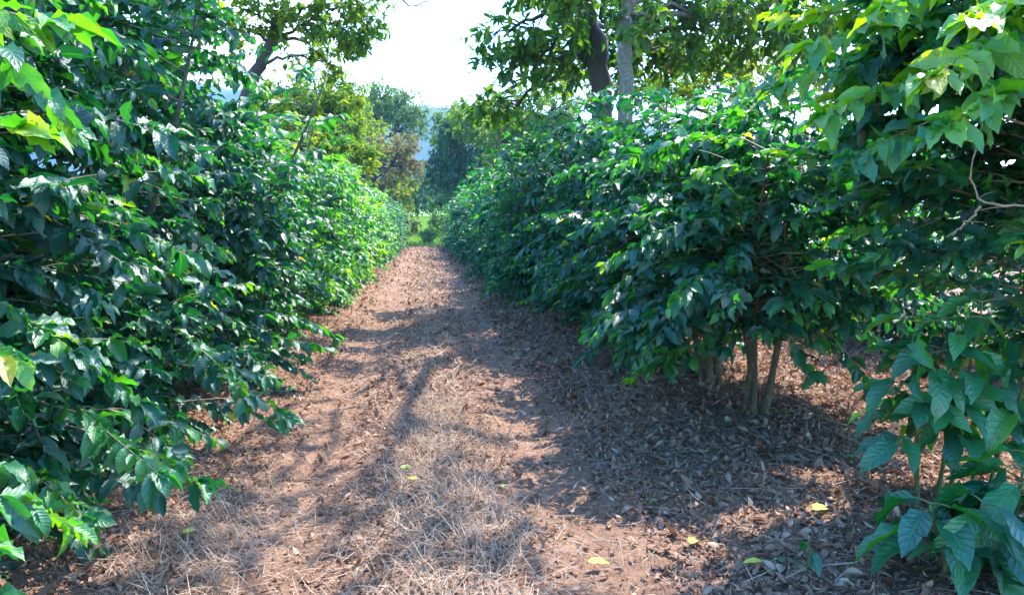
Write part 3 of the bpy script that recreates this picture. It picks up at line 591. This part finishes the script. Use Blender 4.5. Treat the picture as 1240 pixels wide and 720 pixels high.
far_tree('leafy mid green tree low between the pale tree and the field', 78, -6, 80, [(A(470, 235, 80), (2.6, 2, 2.2)), (A(440, 225, 80), (2.6, 2, 2.4)), (A(495, 235, 82), (1.6, 2, 1.8)), (A(410, 240, 80), (2.6, 2, 2.6)), (A(480, 255, 80), (2.2, 2, 1.6)), (A(445, 165, 78), (2.6, 2, 2.4)), (A(420, 135, 78), (2.4, 2, 2.2)), (A(475, 195, 78), (2.0, 2, 1.8))], M_tree_yel, .34, 34, .5)
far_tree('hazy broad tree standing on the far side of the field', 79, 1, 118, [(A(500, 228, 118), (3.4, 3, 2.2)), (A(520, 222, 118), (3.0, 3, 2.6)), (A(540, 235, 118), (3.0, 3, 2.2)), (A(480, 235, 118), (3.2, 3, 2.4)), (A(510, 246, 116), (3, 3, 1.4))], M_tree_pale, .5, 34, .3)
# low plants at the end of the track
def shrub(label, seed, x, y, h, r, mat, leafL=.2, tint=.45, nbr=20):
    z = float(ground_z(x, y))
    return tree('field_shrub', label, 'shrub', 'low shrubs at the far end of the track', seed, [(x, y, z-.1), (x+.05, y, z+h*.4), (x, y, z+h*.7)], [.06, .04, .02],
                [((x, y, z+h*.65), (r, r, h*.35), .9), ((x+r*.5, y, z+h*.45), (r*.6, r*.6, h*.3), .5), ((x-r*.5, y, z+h*.45), (r*.6, r*.6, h*.3), .5)], leafL, T_FAR, M_twig, mat, nbr=nbr, ncl=4, nleaf=7, tint=tint, limb_r=.03, sides=6)
shrub('pale yellowish shrub left of the far end of the track', 81, -1.9, 70, 3.4, 1.3, M_tree_brown, .26)
shrub('small upright green shrub in the middle of the far track end', 82, .35, 69, 1.7, .6, M_tree_pale, .2)
shrub('bushy green shrub against the end of the right row', 83, 1.5, 74, 3.8, 1.1, M_tree_pale, .24, .35)
shrub('low round green shrub behind the end of the left row', 84, -2.6, 68, 2.0, .9, M_tree_yel, .22)

# ------------------------------------------------------------------ litter, straw, grass
def scatter(n, xr, yr, pdf=None, rng=R):
    x = rng.uniform(*xr, n); y = rng.uniform(*yr, n)
    if pdf is not None:
        k = rng.random(n) < pdf(x, y); x, y = x[k], y[k]
    return x, y
def lit_pdf(x, y):
    off = np.minimum(np.abs(x+.78), np.abs(x-.82)); patch = vnoise(x*1.3, y*1.3, 31)
    return np.clip(.22+.75*sstep(.1, .5, off)*(.35+patch*1.0)+.6*sstep(1.0, 1.8, x), .12, 1)
LX = []
for n, xr, yr, s0, s1 in ((60000, (-3.2, 4.6), (1.8, 6.5), .018, .075), (46000, (-3.2, 6.5), (6.5, 14), .03, .10), (16000, (-3, 5), (14, 30), .06, .15), (9000, (-2.5, 2.8), (30, 68), .1, .24)):
    x, y = scatter(n, xr, yr, lit_pdf); L = s0+(s1-s0)*R.random(len(x))**2.4
    L = L*np.where(x > 1.1, 1.25, 1.0)
    LX.append((x, y, L))
for n, xr, yr, s0, s1 in ((70000, (-2.6, 4.2), (2, 7), .008, .03), (40000, (-2.6, 5), (7, 14), .014, .045)):   # crumbs
    x, y = scatter(n, xr, yr, lambda x, y: .35+.65*sstep(.08, .5, np.minimum(np.abs(x+.78), np.abs(x-.82)))); LX.append((x, y, R.uniform(s0, s1, len(x))))
x, y = scatter(3800, (-2.6, 4.6), (2, 9), lambda x, y: .12+.88*sstep(.9, 1.7, x)); LX.append((x, y, R.uniform(.055, .11, len(x))))
x = np.concatenate([a[0] for a in LX]); y = np.concatenate([a[1] for a in LX]); L = np.concatenate([a[2] for a in LX]); n = len(x)
th = R.uniform(0, 6.283, n); z = ground_z(x, y)+.004+R.random(n)*.022
d = np.stack([np.cos(th), np.sin(th), R.normal(.02, .16, n)], 1); up = np.stack([R.normal(0, .32, n), R.normal(0, .32, n), np.ones(n)], 1)
tn = np.clip(R.beta(1.8, 2.5, n)+.12*(vnoise(x*.8, y*.8, 41)-.5), 0, 1)
wd = L*R.uniform(.16, .5, n); dr = R.normal(.2, 1.1, n); fo = R.uniform(-.7, 1.3, n); wv = R.uniform(.05, .4, n)
big = L > .055; parts = []; off = 0
for sel, T in ((big, T_MID), (~big, T_FAR3)):
    q = leaf_batch(np.stack([x, y, z], 1)[sel], d[sel], up[sel], L[sel], wd[sel], dr[sel]*np.where(L[sel] > .08, 1.5, 1), fo[sel], wv[sel], tn[sel], T)
    parts.append((q[0], q[1]+off, q[2], q[3])); off += len(q[0])
P, Fi, t_, uv = (np.concatenate([p[k] for p in parts]) for k in range(4))
tag(ob('leaf_litter', mesh('leaf_litter', P, Fi, t_, uv, mats=[M_litter], smooth=False)), 'brown dead leaves covering the track and the soil under the bushes', 'leaf litter', kind='stuff')

T_BLADE = (np.repeat(np.linspace(0, 1, 5), 2), np.repeat(np.array([.8, 1, .9, .6, .1]), 2), np.tile([-1., 1.], 5), np.array([(2*i, 2*i+1, 2*i+3, 2*i+2) for i in range(4)]))
def blades(n, xr, yr, pdf, Lr, W, zdir, tintm, rng=R):
    x, y = scatter(n, xr, yr, pdf); n = len(x); th = rng.uniform(0, 6.283, n)
    d = np.stack([np.cos(th), np.sin(th), rng.uniform(*zdir, n)], 1); L = rng.uniform(*Lr, n)
    up = np.stack([rng.normal(0, .3, n), rng.normal(0, .3, n), np.ones(n)], 1)
    return (np.stack([x, y, ground_z(x, y)+.006+.02*rng.random(n)], 1), d, up, L, W*(1+.5*rng.random(n)), rng.normal(.5, .7, n), np.zeros(n), np.zeros(n), np.clip(rng.normal(tintm, .2, n), 0, 1))
def tuss(x, y):
    c = np.exp(-((x-.05)/.33)**2)*(.45+.9*vnoise(x*2, y*1.2, 51)) + .8*np.exp(-((x+1.15)/.35)**2-((y-3.9)/1.0)**2) + .6*np.exp(-((x-.25)/.35)**2-((y-3.9)/.8)**2)
    return np.clip(c*1.0+.10, 0, 1)
B = [blades(36000, (-2.2, 3.4), (1.9, 7), tuss, (.05, .24), .0032, (-.02, .25), .5),
     blades(22000, (-1.6, 1.2), (2.3, 7), lambda x, y: np.clip(tuss(x, y)-.25, 0, 1), (.06, .2), .0028, (.3, 1.6), .55),
     blades(22000, (-1.8, 2.6), (7, 18), tuss, (.08, .28), .006, (-.02, .5), .5),
     blades(9000, (-1.6, 1.6), (18, 60), tuss, (.15, .4), .016, (0, .8), .5)]
Bc = [np.concatenate([b[i] for b in B]) for i in range(9)]
P, Fi, t_, uv = leaf_batch(*Bc, T_BLADE)
tag(ob('dry_grass', mesh('dry_grass', P, Fi, t_, uv, mats=[M_straw])), 'dry straw-coloured grass matted along the middle and edges of the track', 'dry grass', kind='stuff')
# green grass beyond the track
x, y = scatter(26000, (-9, 8), (66, 112)); n = len(x); th = R.uniform(0, 6.28, n)
P, Fi, t_, uv = leaf_batch(np.stack([x, y, ground_z(x, y)], 1), np.stack([np.cos(th)*.5, np.sin(th)*.5, np.ones(n)], 1), np.stack([np.cos(th), np.sin(th), np.full(n, .4)], 1), R.uniform(.12, .4, n), np.full(n, .05), R.uniform(0, .9, n), np.zeros(n), np.zeros(n), np.clip(R.normal(.55, .2, n), 0, 1), T_BLADE)
tag(ob('field_grass', mesh('field_grass', P, Fi, t_, uv, mats=[M_grass])), 'bright green grass of the sunny field beyond the end of the track', 'grass', kind='stuff')

# fallen twigs (a loose mass of short sticks) and a few countable long ones
tb = Tubes(); xs, ys = scatter(900, (-2.6, 4.5), (2.2, 12), lambda x, y: .25+.75*sstep(.9, 1.8, x))
for x, y in zip(xs, ys):
    a = R.uniform(0, PI); l = R.uniform(.08, .34); m = np.array((math.cos(a), math.sin(a)))*l/2; bend = R.normal(0, .05, 2)*l*2
    p = [np.array((x, y))-m, np.array((x, y))+bend, np.array((x, y))+m]
    tb.add([(q[0], q[1], float(ground_z(*q))+.015+R.random()*.02) for q in p], [.0028, .0024, .0014], 4, False)
tag(ob('fallen_twigs', tb.mesh('fallen_twigs', M_deadtwig)), 'short brown twigs strewn in the leaf litter', 'twigs', kind='stuff')
def gp(px, py):
    for Y in np.linspace(2.2, 20, 1800):
        p = at(px, py, Y)
        if p[2] <= float(ground_z(p[0], p[1])): return p
    return p
def stick(label, pix, r=.004, lift=.03):
    t = Tubes(); pts = [gp(*q) for q in pix]; c = pts[0].copy()
    pts = [p-c+np.array((0, 0, lift+(.03 if 0 < i < len(pts)-1 else 0))) for i, p in enumerate(pts)]
    t.add(pts, np.linspace(r, r*.45, len(pts)), 5, True)
    o = ob('fallen_stick', t.mesh('fallen_stick', M_deadtwig), None, tuple(c)); tag(o, label, 'stick', 'long pale sticks lying in the litter on the right'); return o
stick('longest pale stick, running from the grey stems down towards the sapling', [(995, 520), (1035, 545), (1085, 575), (1135, 605)])
stick('pale stick crossing just above the longest one', [(1000, 512), (1060, 535), (1120, 552)])
stick('curved stick lying under the tiny seedling', [(985, 692), (1030, 697), (1075, 676)], .0035)
stick('thin stick left of the longest one, pointing at the track', [(965, 545), (1010, 565), (1050, 583)], .003)
stick('short stick beside the yellow leaf', [(1000, 595), (1040, 590), (1085, 605)], .003)

def yleaf(label, px, py, L, az, tint=.5, green=False):
    rng = np.random.default_rng(int(px)); p = gp(px, py)
    P, Fi, t_, uv = leaf_batch(np.array([[0, 0, .045]]), np.array([[math.cos(az), math.sin(az), .05]]), np.array([[.1, -.25, 1.]]), np.array([L]), np.array([L*.42]), np.array([.5]), np.array([.25]), np.array([.08]), np.array([tint]), T_NEAR, rng)
    o = ob('fallen_leaf', mesh('fallen_leaf', P, Fi, t_, uv, mats=[M_coffee if green else M_yellow]), None, tuple(p)); tag(o, label, 'fallen leaf', 'freshly fallen leaves on the litter')
yleaf('bright yellow fallen leaf, the largest, in front of the sapling', 982, 626, .15, .3, .7)
yleaf('small bright yellow fallen leaf between the tiny seedling and the track', 922, 690, .09, 2.9, .7)
yleaf('dull yellow fallen leaf on the right wheel track near the bottom edge', 712, 691, .12, .2, .1)
yleaf('pale yellow fallen leaf on the litter right of the wheel track', 835, 668, .12, .9, .2)
yleaf('yellow-green fallen leaf on the middle strip of the track', 484, 574, .1, .3, .75, True)
yleaf('yellow fallen leaf in the sun on the middle strip', 505, 588, .09, 2.6, .2)
yleaf('yellow-green fallen leaf below the grey stems', 1040, 562, .12, 2.2, .8, True)
yleaf('yellow fallen leaf at the foot of the dry tuft', 610, 598, .1, 1.9, .1)
yleaf('yellow fallen leaf at the left edge of the track beside the leaf spray', 222, 655, .1, 1.0, .2)
yleaf('small green fallen leaf right of the wheel track', 787, 618, .08, .9, .6, True)

# pebbles
def stone(label, px, py, r, sq):
    p = gp(px, py); rng = np.random.default_rng(int(px*3)); nu, nv = 14, 9; V = []
    for j in range(nv+1):
        for i in range(nu):
            th = 2*PI*i/nu; ph = PI*j/nv; k = 1+.22*(vnoise(np.cos(th)*1.4+px, np.sin(th)*1.4+ph*1.2, 61)-.5)*2
            V.append((r*k*math.sin(ph)*math.cos(th), r*.8*k*math.sin(ph)*math.sin(th), r*sq*k*math.cos(ph)))
    Fs = [(j*nu+i, j*nu+(i+1) % nu, (j+1)*nu+(i+1) % nu, (j+1)*nu+i) for j in range(nv) for i in range(nu)]
    o = ob('pebble', mesh('pebble', np.array(V), np.array(Fs), mats=[M_bark_pale]), None, (p[0], p[1], p[2]+r*sq*.4)); tag(o, label, 'pebble', 'grey pebbles on the middle strip')
stone('largest grey pebble on the middle strip of the track', 533, 613, .035, .5)
stone('smaller grey pebble just below the largest', 537, 634, .022, .6)
stone('grey pebble near the bottom edge, left of the dry tuft', 508, 690, .03, .55)

# ------------------------------------------------------------------ haze
def box(x0, x1, y0, y1, z0, z1):
    V = [(x, y, z) for z in (z0, z1) for y in (y0, y1) for x in (x0, x1)]
    return mesh('haze', np.array(V, float), np.array([(0, 2, 3, 1), (4, 5, 7, 6), (0, 1, 5, 4), (2, 6, 7, 3), (0, 4, 6, 2), (1, 3, 7, 5)]), smooth=False)
HAZE = True
if HAZE:
    hz = ob('haze', box(-1000, 1000, -60, 1400, -2, 215)); tag(hz, 'thin bluish haze that pales the far trees and hill', 'haze', kind='stuff')
    m, nt, N, Lk = nmat('haze'); pv = N.new('ShaderNodeVolumePrincipled'); pv.inputs['Density'].default_value = .00024; pv.inputs['Color'].default_value = (.28, .56, 1, 1); pv.inputs['Anisotropy'].default_value = .25
    o = N.new('ShaderNodeOutputMaterial'); Lk.new(pv.outputs[0], o.inputs['Volume']); hz.data.materials.append(m)

# ------------------------------------------------------------------ light
SUN_AZ = math.radians(42); SUN_EL = math.radians(55)
sd = Vector((math.sin(SUN_AZ)*math.cos(SUN_EL), math.cos(SUN_AZ)*math.cos(SUN_EL), math.sin(SUN_EL)))
sl = bpy.data.lights.new('sun', 'SUN'); sl.energy = 2.0; sl.angle = math.radians(.53); sl.color = (1, .94, .84)
so = bpy.data.objects.new('sun', sl); COL.objects.link(so); so.rotation_euler = sd.to_track_quat('Z', 'Y').to_euler(); so.location = (20, 20, 40)
w = bpy.data.worlds.new('World'); sc.world = w; w.use_nodes = True; N = w.node_tree.nodes; Lk = w.node_tree.links; N.clear()
sky = N.new('ShaderNodeTexSky'); sky.sky_type = 'NISHITA'; sky.sun_disc = False; sky.sun_elevation = SUN_EL; sky.sun_rotation = SUN_AZ; sky.air_density = 1.0; sky.dust_density = .8; sky.ozone_density = 3.0
tc = N.new('ShaderNodeTexCoord'); mp = N.new('ShaderNodeMapping'); mp.inputs['Scale'].default_value = (1, 1, 2.5); Lk.new(tc.outputs['Generated'], mp.inputs[0])
cn = N.new('ShaderNodeTexNoise'); cn.inputs['Scale'].default_value = 1.8; cn.inputs['Detail'].default_value = 7; cn.inputs['Roughness'].default_value = .55; Lk.new(mp.outputs[0], cn.inputs['Vector'])
cr = ramp(N, [(.56, (0, 0, 0)), (.76, (.85, .85, .85))]); Lk.new(cn.outputs['Fac'], cr.inputs['Fac'])
mx = N.new('ShaderNodeMix'); mx.data_type = 'RGBA'; Lk.new(cr.outputs['Color'], mx.inputs[0]); hs = N.new('ShaderNodeHueSaturation'); hs.inputs['Saturation'].default_value = 1.35; Lk.new(sky.outputs[0], hs.inputs['Color']); Lk.new(hs.outputs[0], mx.inputs[6]); mx.inputs[7].default_value = (5.2, 5.5, 6.2, 1)
bg = N.new('ShaderNodeBackground'); bg.inputs['Strength'].default_value = .15; Lk.new(mx.outputs[2], bg.inputs['Color'])
wo = N.new('ShaderNodeOutputWorld'); Lk.new(bg.outputs[0], wo.inputs['Surface'])

vs = sc.view_settings; vs.view_transform = 'Standard'; vs.look = 'None'; vs.gamma = 1; vs.exposure = 3.0; vs.use_curve_mapping = False
cy = sc.cycles; cy.max_bounces = 7; cy.diffuse_bounces = 4; cy.glossy_bounces = 2; cy.transmission_bounces = 4; cy.volume_bounces = 1; cy.transparent_max_bounces = 4
cy.use_denoising = True; cy.sample_clamp_indirect = 6; cy.caustics_reflective = False; cy.caustics_refractive = False
